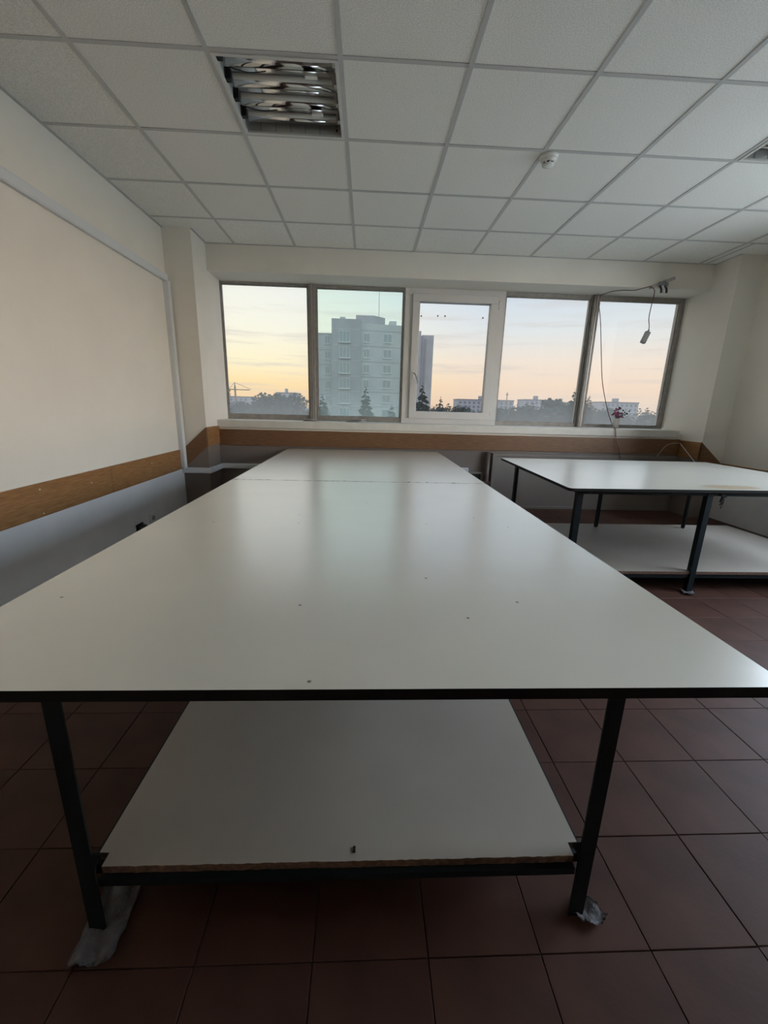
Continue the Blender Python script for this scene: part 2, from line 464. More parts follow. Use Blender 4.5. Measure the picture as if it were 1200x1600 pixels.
# ------------------------------------------------------------------ recessed lamps
def lamp(x0, y0, label, group=None):
    t = thing('recessed_lamp', label, 'ceiling lamp', (x0+.3, y0+.3, ZC))
    z0, z1 = ZC-.004, ZC+.115
    a, bq, c0, d0 = x0+.012, x0+.588, y0+.012, y0+.588
    b = nb(); w = .016
    box(b, a, bq, c0, c0+w, z0, z0+.010); box(b, a, bq, d0-w, d0, z0, z0+.010); box(b, a, a+w, c0+w, d0-w, z0, z0+.010); box(b, bq-w, bq, c0+w, d0-w, z0, z0+.010)
    obj('frame', b, M['pvc'], t)
    b = nb(); box(b, a, bq, c0, d0, z1, z1+.003); box(b, a, a+.003, c0, d0, z0+.01, z1); box(b, bq-.003, bq, c0, d0, z0+.01, z1); box(b, a, bq, c0, c0+.003, z0+.01, z1)
    obj('housing', b, M['pvc'], t)
    # far side plate, polished, with seams and vent slots
    b = nb(); box(b, a+.003, bq-.003, d0-.008, d0-.004, z0+.01, z1)
    pl = obj('end_reflector', b, M['plate'], t)
    for k in range(5): obj('rib', bx(a+.09+.085*k, a+.096+.085*k, d0-.0105, d0-.008, z0+.012, z1-.01), M['metal'], pl)
    for zz in (z0+.03, z0+.055): obj('slot', bx(bq-.05, bq-.04, d0-.0095, d0-.008, zz, zz+.014), M['black'], pl)
    for k in range(4):
        yc = c0+.075+.1345*k
        b = nb(); n = 12; hw = .064
        pts = []
        for i in range(n+1):
            u = -1+2*i/n
            pts.append((yc+hw*u, z1-.012-.062*u*u))
        prof = pts+[(q, zz+.0015) for q, zz in pts[::-1]]
        prism(b, prof, a+.03, bq-.03, 'x')
        for f in b.faces: f.smooth = len(f.verts) == 4
        obj('reflector', b, M['chrome'], t)
        b = nb(); tube(b, [(a+.045, yc, z0+.052), (bq-.045, yc, z0+.052)], .0135, 14)
        tb_ = obj('lamp_tube', b, M['tube'], t)
        for s, xx in ((1, a+.006), (-1, bq-.034)):
            b = nb(); box(b, xx, xx+.028, yc-.016, yc+.016, z0+.028, z0+.078)
            obj('lamp_holder', b, M['black'] if s == 1 else M['metal'], t, bevel=.003)
    for k in range(2):
        b = nb(); yc = c0+.142+.269*k
        tube(b, smooth_path([(a+.05, yc-.02, z0+.03), (a+.13, yc+.015, z0+.034), (a+.22, yc-.006, z0+.03)], 5), .0025, 6)
        obj('wire', b, M['black'], t)
        b = nb(); box(b, bq-.17, bq-.11, yc-.012, yc+.012, z0+.018, z0+.032)
        obj('starter_clip', b, M['white_plastic'], t, bevel=.002)
    return t
lamp(GX+G, GY, 'unlit recessed ceiling lamp with bare tubes, left of the smoke detector')
lamp(GX+G*6, GY, 'unlit recessed ceiling lamp partly cut off at the right edge of the photo')

# smoke detector
sx, sy = 1.105, 2.985
t = thing('smoke_detector', 'small white round smoke detector on the ceiling', 'smoke detector', (sx, sy, ZC))
b = nb(); lathe(b, [(.056, ZC+.001), (.056, ZC-.012), (.052, ZC-.018), (.04, ZC-.018)], sx, sy); obj('base', b, M['white_plastic'], t)
b = nb(); lathe(b, [(.046, ZC-.018), (.044, ZC-.028), (.036, ZC-.034), (.034, ZC-.034)], sx, sy); obj('body', b, M['white_plastic'], t)
b = nb(); lathe(b, [(.030, ZC-.034), (.030, ZC-.044)], sx, sy); obj('sensor_chamber', b, M['black'], t)
b = nb(); lathe(b, [(.036, ZC-.044), (.036, ZC-.048), (.022, ZC-.056), (.004, ZC-.058)], sx, sy)
cp = obj('cap', b, M['white_plastic'], t)
for k in range(8):
    a_ = 2*math.pi*k/8; b = nb()
    cx, cy = sx+.034*math.cos(a_), sy+.034*math.sin(a_)
    box(b, cx-.004, cx+.004, cy-.004, cy+.004, ZC-.045, ZC-.033); obj('fin', b, M['white_plastic'], cp)

# ------------------------------------------------------------------ windows
def bars(x0, x1, z0, z1, w, y0, y1, wt=None, wb=None):
    wt = wt or w; wb = wb or w
    b = nb()
    box(b, x0, x1, y0, y1, z1-wt, z1); box(b, x0, x1, y0, y1, z0, z0+wb)
    box(b, x0, x0+w, y0, y1, z0+wb, z1-wt); box(b, x1-w, x1, y0, y1, z0+wb, z1-wt)
    return b
def pane(x0, x1, z0, z1, m, parent, y=YG):
    b = nb(); vs = [b.verts.new(p) for p in ((x0, y, z0), (x1, y, z0), (x1, y, z1), (x0, y, z1))]; b.faces.new(vs)
    me = bpy.data.meshes.new('pane'); b.to_mesh(me); b.free(); me.materials.append(m)
    o = bpy.data.objects.new('pane', me); C.objects.link(o); o.parent = parent
    return o
def win(n, x0, x1, g0, g1, zg0, zg1, gm, label):
    """fixed light in an old grey frame: outer x0..x1, glass g0..g1 / zg0..zg1"""
    y0, y1 = YG-.035, YG+.04
    b = nb()
    box(b, x0, x1, y0, y1, zg1, 2.424); box(b, x0, x1, y0, y1, .944, zg0)
    box(b, x0, g0, y0, y1, zg0, zg1); box(b, g1, x1, y0, y1, zg0, zg1)
    o = struct('window_%d' % n, b, M['frame'], label)
    obj('glazing_bead', bars(g0-.001, g1+.001, zg0-.001, zg1+.001, .010, YG-.018, YG-.004), M['frame'], o)
    pane(g0, g1, zg0, zg1, gm, o)
    return o
win(1, NXL, -.629, -1.628, -.680, .998, 2.396, M['glass_dusty'], 'leftmost fixed window pane in grey frame')
win(2, -.629, .41, -.578, .393, 1.000, 2.388, M['glass_green'], 'fixed window pane with greenish glass, second from left')
win(4, 1.553, 2.595, 1.563, 2.545, .985, 2.376, M['glass_dusty'], 'fixed window pane right of the white casement')
win(5, 2.595, NXR, 2.650, 3.600, .975, 2.372, M['glass_dusty'], 'rightmost fixed window pane behind the flower pot')
for xm, nm in ((-.629, 1), (2.597, 2)):
    o = bpy.data.objects['window_1' if nm == 1 else 'window_5']
    obj('mullion', bx(xm-.030, xm+.030, YG-.075, YG-.036, .95, 2.41), M['frame'], o, bevel=.004)
    obj('mullion_groove', bx(xm-.006, xm+.006, YG-.080, YG-.076, .95, 2.41), M['metal'], o)
w3 = struct('window_3', bars(.411, 1.552, .938, 2.424, .098, YG-.05, YG+.04, .075, .065), M['pvc'], 'white plastic casement window in the middle of the row', bevel=.003)
sash = obj('sash', bars(.497, 1.467, 1.004, 2.360, .082, YG-.078, YG-.0505, .080, .082), M['pvc'], w3, bevel=.004)
obj('sash_back', bars(.5095, 1.4535, 1.0155, 2.3485, .0685, YG-.050, YG+.02), M['pvc'], w3)
gk = obj('gasket', bars(.574, 1.389, 1.081, 2.285, .006, YG-.030, YG-.012), M['grey_plastic'], w3)
pane(.578, 1.386, 1.085, 2.281, M['glass_clear'], w3)
b = nb(); box(b, .523, .553, YG-.088, YG-.075, 1.46, 1.535); hd = obj('window_handle', b, M['white_plastic'], w3, bevel=.004)
b = nb(); tube(b, smooth_path([(.538, YG-.085, 1.515), (.538, YG-.125, 1.510), (.556, YG-.128, 1.485), (.585, YG-.128, 1.405)], 5), .009, 8); obj('lever', b, M['grey_plastic'], hd)
for zz in (1.10, 2.27):
    b = nb(); tube(b, [(1.478, YG-.066, zz-.045), (1.478, YG-.066, zz+.045)], .009, 8); obj('hinge', b, M['white_plastic'], w3)
for x_, z_, lb in ((.605, 2.142, 'leftmost tiny suction cup stuck on the casement glass'), (.795, 2.150, 'second tiny suction cup from left on the casement glass'),
                   (.878, 2.150, 'third tiny suction cup from left on the casement glass'), (1.317, 2.145, 'rightmost tiny suction cup stuck on the casement glass')):
    b = nb()
    for (r_, y_) in ((.012, YG-.002),):
        rings = []
        for rr_, yy_ in ((.010, YG-.001), (.008, YG-.004), (.005, YG-.008), (.005, YG-.014), (.007, YG-.016)):
            rings.append([b.verts.new((x_+rr_*math.cos(2*math.pi*k/10), yy_, z_+rr_*math.sin(2*math.pi*k/10))) for k in range(10)])
        for i in range(4):
            for k in range(10): b.faces.new((rings[i][k], rings[i][(k+1) % 10], rings[i+1][(k+1) % 10], rings[i+1][k]))
        b.faces.new(rings[0]); b.faces.new(rings[-1])
    tag(obj('suction_cup', b, M['grey_plastic']), lb, 'suction cup', 'suction cups on the casement glass')

# unseen side glazing, added to brighten the room
def added_window(n, a0, a1, z0, z1, count, axis, pos, label):
    b = nb(); w = .05
    def bb(u0, u1, q0, q1):
        if axis == 'x': box(b, u0, u1, pos-.03, pos+.03, q0, q1)
        else: box(b, pos-.03, pos+.03, u0, u1, q0, q1)
    bb(a0, a1, z0, z0+w); bb(a0, a1, z1-w, z1)
    for i in range(count+1):
        u = a0+(a1-a0)*i/count; bb(max(a0, u-w/2), min(a1, u+w/2), z0+w, z1-w)
    o = struct('window_%d' % n, b, M['pvc'], label)
    for i in range(count):
        u0, u1 = a0+(a1-a0)*i/count+w/2, a0+(a1-a0)*(i+1)/count-w/2
        b = nb()
        P = (lambda u, z: (u, pos, z)) if axis == 'x' else (lambda u, z: (pos, u, z))
        b.faces.new([b.verts.new(P(*q)) for q in ((u0, z0+w), (u1, z0+w), (u1, z1-w), (u0, z1-w))])
        me = bpy.data.meshes.new('pane'); b.to_mesh(me); b.free(); me.materials.append(M['glass_plain'])
        q = bpy.data.objects.new('pane', me); C.objects.link(q); q.parent = o
added_window(6, RW0, RW1, RWZ0, RWZ1, 3, 'y', XR+.08, 'side windows added out of view in the right wall to light the room')

# ------------------------------------------------------------------ cable trunking, left
t = thing('cable_trunking', 'white plastic cable trunking along the left wall and around the column foot', 'trunking', (XL, 4.3, .42))
def channel(b1, b2):
    o = obj('channel', b1, M['trunk'], t, bevel=.003)
    obj('cover_lip', b2, M['trunk'], o, bevel=.0015)
channel(bx(XL, XL+.028, YB, 4.33, 2.205, 2.272), bx(XL+.028, XL+.032, YB, 4.33, 2.212, 2.265))
channel(bx(XL, XL+.045, 4.285, 4.345, .470, 2.203), bx(XL+.045, XL+.049, 4.292, 4.338, .470, 2.21))
channel(bx(XL, NXL+.03, 4.318, 4.347, .412, .468), bx(XL, NXL+.03, 4.314, 4.318, .419, .461))
channel(bx(NXL, NXL+.03, 4.348, YW, .412, .468), bx(NXL+.03, NXL+.034, 4.32, 4.70, .419, .461))
channel(bx(NXL+.032, 1.18, YW-.03, YW, .412, .468), bx(NXL+.04, 1.18, YW-.034, YW-.03, .419, .461))

# panel, painted gap shade and socket box under the window
t = thing('wall_panel', 'pale grey boxed panel under the right windows behind the small table', 'panel', (2.5, 4.68, 0))
obj('face', bx(1.47, 3.60, 4.672, YW, .0, .612), M['panel'], t, bevel=.003)
obj('frame', bars(1.445, 3.63, 0, .645, .032, 4.662, YW-.0005), M['panel'], t, bevel=.003)
b = nb(); tube(b, [(1.385, 4.66, 0), (1.385, 4.66, .66)], .030, 12)  # dark strip added for the shade in the gap beside the panel
t = thing('gap_shade', 'dark upright strip painted for the shaded gap beside the boxed panel under the windows', 'shade_strip', (1.385, 4.66, 0))
obj('shade_strip', b, M['brownpaint'], t)
b = nb(); box(b, 1.345, 1.425, 4.62, YW, .30, .325); obj('shade_strip_band', b, M['brownpaint'], t)
t = thing('socket_box', 'small framed socket box on the wall at the far table corner', 'socket box', (1.28, YW, .35))
obj('frame', bars(1.200, 1.345, .275, .420, .018, YW-.045, YW), M['panel'], t, bevel=.003)
obj('face', bx(1.218, 1.327, YW-.03, YW, .293, .402), M['black'], t)

# ------------------------------------------------------------------ the big cutting table
ANG = .0135
TZ = .651
def rotz(p):
    return (p[0]*math.cos(ANG)-p[1]*math.sin(ANG), p[0]*math.sin(ANG)+p[1]*math.cos(ANG))
cx, cy = rotz((0, 2.64))
T = thing('cutting_table', 'long white topped cutting table with lower shelf filling the middle', 'table', (cx, cy, 0))
def tobj(name, bm, m, parent=None, bevel=0):
    """table-frame coordinates (x across, y along, origin below the camera)"""
    o = obj(name, bm, m, None, origin=(0, 2.64, 0), bevel=bevel)
    o.location = (0, 0, 0); o.parent = parent if parent else T
    return o
txl, txr, tyf, tyb = -.834, .836, .6315, 4.655
jy = 2.690
def board(y0, y1, jag0, jag1, seed):
    rnd = random.Random(seed); n = 110
    def edge(y, jag, sgn):
        out = []
        for i in range(n+1):
            d = 0
            if jag: d = max(0, rnd.gauss(.0016, .0018)) + (rnd.uniform(.003, .009) if rnd.random() < .10 else 0)
            out.append((txl+(txr-txl)*i/n, y+sgn*d))
        return out if jag else [out[0], out[-1]]
    top = edge(y0, jag0, 1)+edge(y1, jag1, -1)[::-1]
    b = nb(); fs = prism(b, top, TZ-.023, TZ, 'z', 1)
    fs[1].material_index = 0
    return b
for k, (a0, a1, j0, j1) in enumerate(((tyf, jy-.0012, False, True), (jy+.0012, tyb, True, False))):
    o = tobj('tabletop', board(a0, a1, j0, j1, 3+k), [M['melamine'], M['edge']])
def angle_leg(b, x, y, z0, z1, sx_, sy_, w=.034, th=.004):
    box(b, min(x, x+sx_*w), max(x, x+sx_*w), min(y, y+sy_*th), max(y, y+sy_*th), z0, z1)
    box(b, min(x, x+sx_*th), max(x, x+sx_*th), min(y+sy_*th, y+sy_*w), max(y+sy_*th, y+sy_*w), z0, z1)
lx0, lx1, ly0 = -.557, .518, .672
legys = [ly0, 2.60, 4.52]
for yl in legys:
    for s, x in ((1, lx0), (-1, lx1+.034)):
        b = nb(); angle_leg(b, x, yl, .006, TZ-.0235, s, 1)
        lg = tobj('leg', b, M['steel'])
        # gusset at the shelf
        b = nb(); z = .168
        xx = x+s*.034
        prism(b, [(xx, z+.002), (xx, z+.055), (xx+s*.020, z+.052), (xx+s*.004, z+.022)], yl+.001, yl+.005, 'y')
        o = tobj('gusset', b, M['steel'], lg); 
for s, x in ((1, lx0), (-1, lx1+.034)):
    b = nb(); box(b, min(x, x+s*.03), max(x, x+s*.03), ly0+.035, 4.52, TZ-.052, TZ-.0235); tobj('side_rail', b, M['steel'])
    b = nb(); box(b, min(x, x+s*.03), max(x, x+s*.03), ly0+.035, 4.52, .122, .1485); tobj('shelf_rail', b, M['steel'])
for yl in legys:
    b = nb(); box(b, lx0+.036, lx1-.002, yl+.002, yl+.03, TZ-.052, TZ-.0235); tobj('cross_rail', b, M['steel'])
    b = nb(); box(b, lx0+.036, lx1-.002, yl+.003, yl+.033, .131, .1485); tobj('shelf_cross_rail', b, M['steel'])
# shelf board with a ragged raw front edge
b = nb(); rnd = random.Random(5); n = 90
front = [(lx0+.038+(lx1-lx0-.04)*i/n, ly0+.016+rnd.uniform(-.0008, .0008)) for i in range(n+1)]
x0_, x1_ = front[0][0], front[-1][0]
outl = front+[(x1_, ly0+.045), (x1_+.022, ly0+.046), (x1_+.022, 4.56), (x0_-.022, 4.56), (x0_-.022, ly0+.046), (x0_, ly0+.045)]
fs = prism(b, outl, .149, .168, 'z', 1); fs[1].material_index = 0
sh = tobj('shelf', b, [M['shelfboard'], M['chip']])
b = nb(); box(b, .018, .024, .705, .718, .168, .1705); tobj('edge_chip', b, M['edge'], sh)

# felt pads under the front legs
def felt(name, pts, label, lift):
    """a crumpled scrap of felt: a sheet with thickness draped over the given floor outline"""
    b = nb(); rnd = random.Random(len(pts)*7+int(lift*1000))
    quad = pts; nu, nv = 14, 10; grid = []
    for i in range(nu+1):
        row = []
        for j in range(nv+1):
            u, v = i/nu, j/nv
            A, B_, Cc, D = [Vector(q) for q in quad]
            p = A*(1-u)*(1-v)+B_*u*(1-v)+Cc*u*v+D*(1-u)*v
            z = .006+lift*abs(math.sin(u*5.1+v*2.3))*(.35+.65*abs(v-.5)*2)+rnd.uniform(0, .0025)
            p += Vector((rnd.uniform(-.003, .003), rnd.uniform(-.003, .003)))
            row.append(b.verts.new((p.x, p.y, z)))
        grid.append(row)
    for i in range(nu):
        for j in range(nv):
            b.faces.new((grid[i][j], grid[i+1][j], grid[i+1][j+1], grid[i][j+1])).smooth = True
    bmesh.ops.solidify(b, geom=b.faces[:], thickness=.004)
    for w in b.verts: w.co.z = max(w.co.z, .0012)
    o = obj(name, b, M['felt'])
    return tag(o, label, 'felt pad')
felt('felt_pad', [(-.600, .602), (-.511, .611), (-.525, .770), (-.606, .760)], 'long grey felt scrap under the left front leg of the long table', .016)
felt('felt_pad', [(.483, .676), (.528, .648), (.572, .662), (.535, .722)], 'small grey felt scrap under the right front leg of the long table', .013)

# ------------------------------------------------------------------ the second table, right
RZ = .695
R_ = thing('work_table', 'smaller white topped work table with shelf standing by the right wall', 'table', (2.23, 3.08, 0))
fl_, fr_, br_, bl_ = (1.205, 2.345), (3.252, 2.40), (3.232, 3.80), (1.258, 3.80)
out = []
for k in range(6):
    a_ = math.pi+math.pi/2*k/5; out.append((fl_[0]+.03+.03*math.cos(a_), fl_[1]+.03+.03*math.sin(a_)))
for k in range(6):
    a_ = 1.5*math.pi+math.pi/2*k/5; out.append((fr_[0]-.03+.03*math.cos(a_), fr_[1]+.03+.03*math.sin(a_)))
out += [br_, bl_]
b = nb(); fs = prism(b, out, RZ-.018, RZ, 'z', 1); fs[1].material_index = 0
mel2 = M['melamine'].copy(); mel2.name = 'white_melamine_worn'
# a rubbed through patch where the white skin has worn off
t_ = mel2.node_tree; p_ = t_.nodes['Principled BSDF']; src = p_.inputs['Base Color'].links[0].from_socket
g_ = t_.nodes.new('ShaderNodeTexCoord'); m_ = t_.nodes.new('ShaderNodeMapping')
m_.inputs['Location'].default_value = (-(2.30-2.23)/.19, -(2.475-3.08)/.075, -RZ/.1); m_.inputs['Scale'].default_value = (1/.19, 1/.075, 10)
t_.links.new(g_.outputs['Object'], m_.inputs[0])
ln = t_.nodes.new('ShaderNodeVectorMath'); ln.operation = 'LENGTH'; t_.links.new(m_.outputs[0], ln.inputs[0])
nn = t_.nodes.new('ShaderNodeTexNoise'); nn.inputs['Scale'].default_value = 14; t_.links.new(g_.outputs['Object'], nn.inputs['Vector'])
ad = t_.nodes.new('ShaderNodeMath'); ad.operation = 'MULTIPLY_ADD'; t_.links.new(nn.outputs['Fac'], ad.inputs[0]); ad.inputs[1].default_value = .9; t_.links.new(ln.outputs['Value'], ad.inputs[2])
mr_ = t_.nodes.new('ShaderNodeMapRange'); mr_.inputs['From Min'].default_value = 1.2; mr_.inputs['From Max'].default_value = 1.5; mr_.inputs['To Min'].default_value = .75; mr_.inputs['To Max'].default_value = 0
t_.links.new(ad.outputs[0], mr_.inputs['Value'])
mm = t_.nodes.new('ShaderNodeMixRGB'); t_.links.new(mr_.outputs[0], mm.inputs[0]); t_.links.new(src, mm.inputs[1]); mm.inputs[2].default_value = (.50, .32, .17, 1); t_.links.new(mm.outputs[0], p_.inputs['Base Color'])
obj('tabletop', b, [mel2, M['edge']], R_)
rl = [(1.290, 2.406), (2.112, 2.406), (2.945, 2.406), (1.275, 3.47), (2.03, 3.44), (2.83, 3.44)]
for k, (x, y) in enumerate(rl):
    b = nb(); angle_leg(b, x, y, .006, RZ-.0185, 1, 1 if k < 3 else -1, .036)
    lg = obj('leg', b, M['steel'], R_)
    if k < 3:
        b = nb(); prism(b, [(x, .150), (x, .18), (x-.014, .172), (x-.004, .155)], y+.001, y+.005, 'y'); obj('gusset', b, M['steel'], lg)
for y in (2.411, 3.405):
    b = nb(); box(b, 1.30, 3.0, y, y+.03, RZ-.046, RZ-.0185); obj('cross_rail', b, M['steel'], R_)
    b = nb(); box(b, 1.34, 3.0, y+.01, y+.036, .098, .1265); obj('shelf_cross_rail', b, M['steel'], R_)
for x in (1.30, 2.966):
    b = nb(); box(b, x, x+.03, 2.456, 3.40, RZ-.046, RZ-.0185); obj('side_rail', b, M['steel'], R_)
b = nb(); fs = prism(b, [(1.33, 2.413), (3.372, 2.413), (3.345, 3.53), (1.31, 3.53)], .127, .146, 'z', 1)
fs[1].material_index = 0
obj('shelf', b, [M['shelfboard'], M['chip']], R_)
# bolt heads and the broken corner bracket below the front edge
for x, y in ((1.36, 2.40), (1.30, 3.66), (1.86, 2.40)):
    b = nb(); lathe(b, [(.014, RZ-.0185), (.014, RZ-.026), (.008, RZ-.032), (.003, RZ-.034)], x, y, 10); obj('bolt', b, M['steel'], R_)
b = nb(); x = 2.148
prism(b, [(x+.002, RZ-.0186), (x+.15, RZ-.0186), (x+.15, RZ-.026), (x+.10, RZ-.034), (x+.07, RZ-.06), (x+.052, RZ-.085), (x+.058, RZ-.05), (x+.04, RZ-.032), (x+.002, RZ-.030)], 2.405, 2.415, 'y')
obj('corner_bracket', b, M['steel'], R_)
b = nb(); tube(b, smooth_path([(x+.05, 2.40, RZ-.03), (x+.06, 2.395, RZ-.07), (x+.045, 2.40, RZ-.10), (x+.065, 2.40, RZ-.075), (x+.05, 2.395, RZ-.12)], 5), .003, 6); obj('loose_wire', b, M['black'], R_)
felt('felt_pad', [(2.065, 2.371), (2.130, 2.356), (2.18, 2.426), (2.10, 2.451)], 'small dark felt scrap under the middle front leg of the right table', .010)

# ------------------------------------------------------------------ things by the window
t = thing('metal_bracket', 'short metal strip with a clamp hanging askew on the beam', 'bracket', (3.08, YW, 2.44))
b = nb(); d_ = Vector((.262, 0, .104)).normalized(); n_ = Vector((-d_.z, 0, d_.x))*.016
A = Vector((2.965, 0, 2.418)); Bq = A+d_*.285
prism(b, [(q.x, q.z) for q in (A-n_, Bq-n_, Bq+n_, A+n_)], YW-.010, YW-.004, 'y'); obj('strip', b, M['metal'], t)
for q in (A+d_*.03, Bq-d_*.03):
    b = nb(); tube(b, [(q.x, YW-.014, q.z), (q.x, YW, q.z)], .005, 8); obj('bolt', b, M['metal'], t)
b = nb(); box(b, 3.055, 3.155, YW-.035, YW-.011, 2.425, 2.475); obj('clamp_body', b, M['grey_plastic'], t, bevel=.004)
for x, m_ in ((3.070, 'black'), (3.098, 'white_plastic'), (3.128, 'black')):
    b = nb(); tube(b, smooth_path([(x-.01, YW-.035, 2.435), (x+.004, YW-.045, 2.40), (x+.012, YW-.04, 2.365)], 4), .010, 8); obj('clamp_jaw', b, M[m_], t)
b = nb(); tube(b, smooth_path([(3.065, YW-.04, 2.46), (3.10, YW-.055, 2.485), (3.14, YW-.05, 2.45), (3.12, YW-.045, 2.42)], 5), .006, 8); obj('clamp_lever', b, M['metal'], t)

t = thing('hanging_lead', 'thin power lead hanging from the beam with a grey socket block', 'cable', (3.0, YW-.02, 2.42))
b = nb(); tube(b, smooth_path([(2.975, YW-.018, 2.425), (3.012, YW-.03, 2.395), (3.018, YW-.03, 2.33), (3.008, YW-.03, 2.23), (3.005, YW-.03, 2.12), (3.025, YW-.03, 2.03), (3.018, YW-.03, 1.975)], 6), .0042, 8); obj('cable', b, M['redcord'], t)
b = nb(); dv = Vector((-.36, 0, -1)).normalized(); nv_ = Vector((-dv.z, 0, dv.x))*.024
A = Vector((3.022, 0, 1.985)); Bq = A+dv*.125
prism(b, [(q.x, q.z) for q in (A-nv_, Bq-nv_, Bq+nv_, A+nv_)], YW-.052, YW-.010, 'y'); sbk = obj('socket_block', b, M['grey_plastic'], t, bevel=.006)
b = nb(); tube(b, [A-dv*.02+Vector((0, YW-.03, 0)), A+dv*.004+Vector((0, YW-.03, 0))], .009, 8); obj('strain_relief', b, M['grey_plastic'], t)
b = nb(); tube(b, smooth_path([(2.975, YW-.018, 2.43), (2.88, YW-.02, 2.405), (2.80, YW-.02, 2.385), (2.70, YW+.02, 2.392), (2.63, YW+.12, 2.400), (2.605, YG-.09, 2.402)], 6), .0042, 8); obj('cable', b, M['brownpaint'], t)

t = thing('dangling_wire', 'long thin brown wire running down the right window over the sill', 'wire', (2.6, YG-.09, 2.4))
b = nb(); tube(b, smooth_path([(2.615, YG-.095, 2.398), (2.60, YG-.10, 2.33), (2.640, YG-.12, 2.13), (2.70, YG-.14, 1.75), (2.755, YG-.15, 1.46), (2.83, YG-.20, 1.17), (2.875, YG-.26, 1.01), (2.835, 4.70, .957), (2.835, 4.676, .94), (2.87, 4.675, .80), (2.925, 4.66, .66), (2.94, 4.645, .40)], 7), .0042, 8); obj('wire', b, M['redcord'], t)

for pts, lb in (([(3.35, YW-.018, .60), (3.40, YW-.018, .66), (3.47, YW-.018, .765), (3.55, YW-.02, .80), (3.632, YW-.025, .805)], 'thin pale cable rising left along the brown strip in the right corner'),
                ([(3.632, YW-.03, .80), (3.630, 4.60, .75), (3.632, 4.50, .68), (3.634, 4.42, .625), (3.63, 4.36, .585)], 'thicker white cable drooping right along the brown strip in the right corner')):
    t = thing('white_cable', lb, 'cable', pts[0])
    b = nb(); tube(b, smooth_path(pts, 6), 0.0036 if 'thicker' in lb else .0022, 8); obj('cable', b, M['white_plastic'], t)

# flower pot on the sill
px_, py_ = 2.985, 4.93
t = thing('flower_pot', 'small white pot with magenta artificial flowers on the window sill', 'flower pot', (px_, py_, .946))
b = nb(); lathe(b, [(.028, .946), (.040, 1.05), (.043, 1.055), (.043, 1.062), (.037, 1.062), (.034, 1.05)], px_, py_, 20); obj('pot', b, M['white_plastic'], t)
rnd = random.Random(11)
stems = nb()
for k in range(26):
    a_ = rnd.uniform(0, 2*math.pi); rr_ = rnd.uniform(.0, .062); hh = 1.082+rnd.uniform(0, .115)*(1-rr_/.1)
    fx, fy = px_+rr_*math.cos(a_)-.004, py_+rr_*math.sin(a_)*.8
    tube(stems, [(px_, py_, 1.05), ((px_+fx)/2, (py_+fy)/2, 1.07), (fx, fy, hh)], .0014, 5)
    b = nb()
    for q in range(5):
        an = 2*math.pi*q/5+k
        blob(b, (fx+.008*math.cos(an), fy+.006*math.sin(an), hh+.003*math.sin(an*2)), (.009, .008, .006), 1, .12)
    blob(b, (fx, fy, hh+.004), (.005, .005, .006), 1)
    obj('flower', b, M['petal'], t)
obj('stems', stems, M['leaf'], t)
for k, (ox, oz) in enumerate(((.075, 1.135), (.088, 1.105), (.062, 1.10), (.10, 1.12), (.118, 1.118), (.072, 1.078), (.13, 1.15), (-.03, 1.175), (.012, 1.19), (.055, 1.155), (-.055, 1.11), (.03, 1.18))):
    b = nb(); c_ = Vector((px_+ox, py_-.01+.01*(k % 3), oz))
    a_ = rnd.uniform(0, 3.1)
    dx_ = Vector((math.cos(a_), .3, math.sin(a_)))*.013; dn = Vector((-math.sin(a_), .1, math.cos(a_)))*.0085
    vv = [b.verts.new(c_+q) for q in (-dx_, -dx_*.3+dn, dx_*.4+dn*.9, dx_, dx_*.4-dn*.9, -dx_*.3-dn)]
    b.faces.new(vv); bmesh.ops.solidify(b, geom=b.faces[:], thickness=.0012)
    lf = obj('leaf', b, M['leaf'], t)
    b = nb(); tube(b, smooth_path([(px_+.01, py_, 1.055), (px_+ox*.5, py_, (1.06+oz)/2+.01), tuple(c_)], 4), .0011, 5); obj('stem', b, M['leaf'], lf)

# coils of wire on the sill
for x, y, r_, lb, n_ in ((-.640, 4.86, .085, 'thin dark wire loop on the sill under the left window post', 2), (-.115, 4.84, .10, 'loose bundle of wire rings on the sill under the greenish pane', 4)):
    t = thing('wire_coil', lb, 'wire coil', (x, y, .946), 'wire loops on the sill')
    rnd = random.Random(int(r_*1000))
    for q in range(n_):
        b = nb(); k_ = 28; ox = rnd.uniform(-.025, .025) if n_ > 2 else 0; ph = rnd.uniform(0, 6)
        path = [(x+ox+(r_-.006*q)*math.cos(2*math.pi*i/k_), y+(r_*.8-.005*q)*math.sin(2*math.pi*i/k_), .9515+.007*q+.004*(1+math.sin(2*math.pi*i/k_+ph))) for i in range(k_+1)]
        tube(b, path, .0045, 6); obj('strand', b, M['brownpaint'] if q % 2 == 0 else M['metal'], t)

# low on the left wall
t = thing('wall_socket', 'pale wall socket low on the left wall beside the black adapter', 'socket', (XL, 3.62, .09))
obj('plate', bx(XL, XL+.012, 3.575, 3.665, .080, .165), M['white_plastic'], t, bevel=.003)
b = nb(); tube(b, [(XL+.012, 3.62, .122), (XL+.018, 3.62, .122)], .022, 14); obj('socket_ring', b, M['grey_plastic'], t)
t = thing('power_adapter', 'black rounded adapter plugged in low on the left wall', 'adapter', (XL, 3.40, .04))
b = nb(); blob(b, (XL+.040, 3.405, .085), (.034, .045, .042), 2); obj('body', b, M['black'], t)
obj('plate', bx(XL, XL+.012, 3.355, 3.455, .035, .130), M['black'], t, bevel=.003)

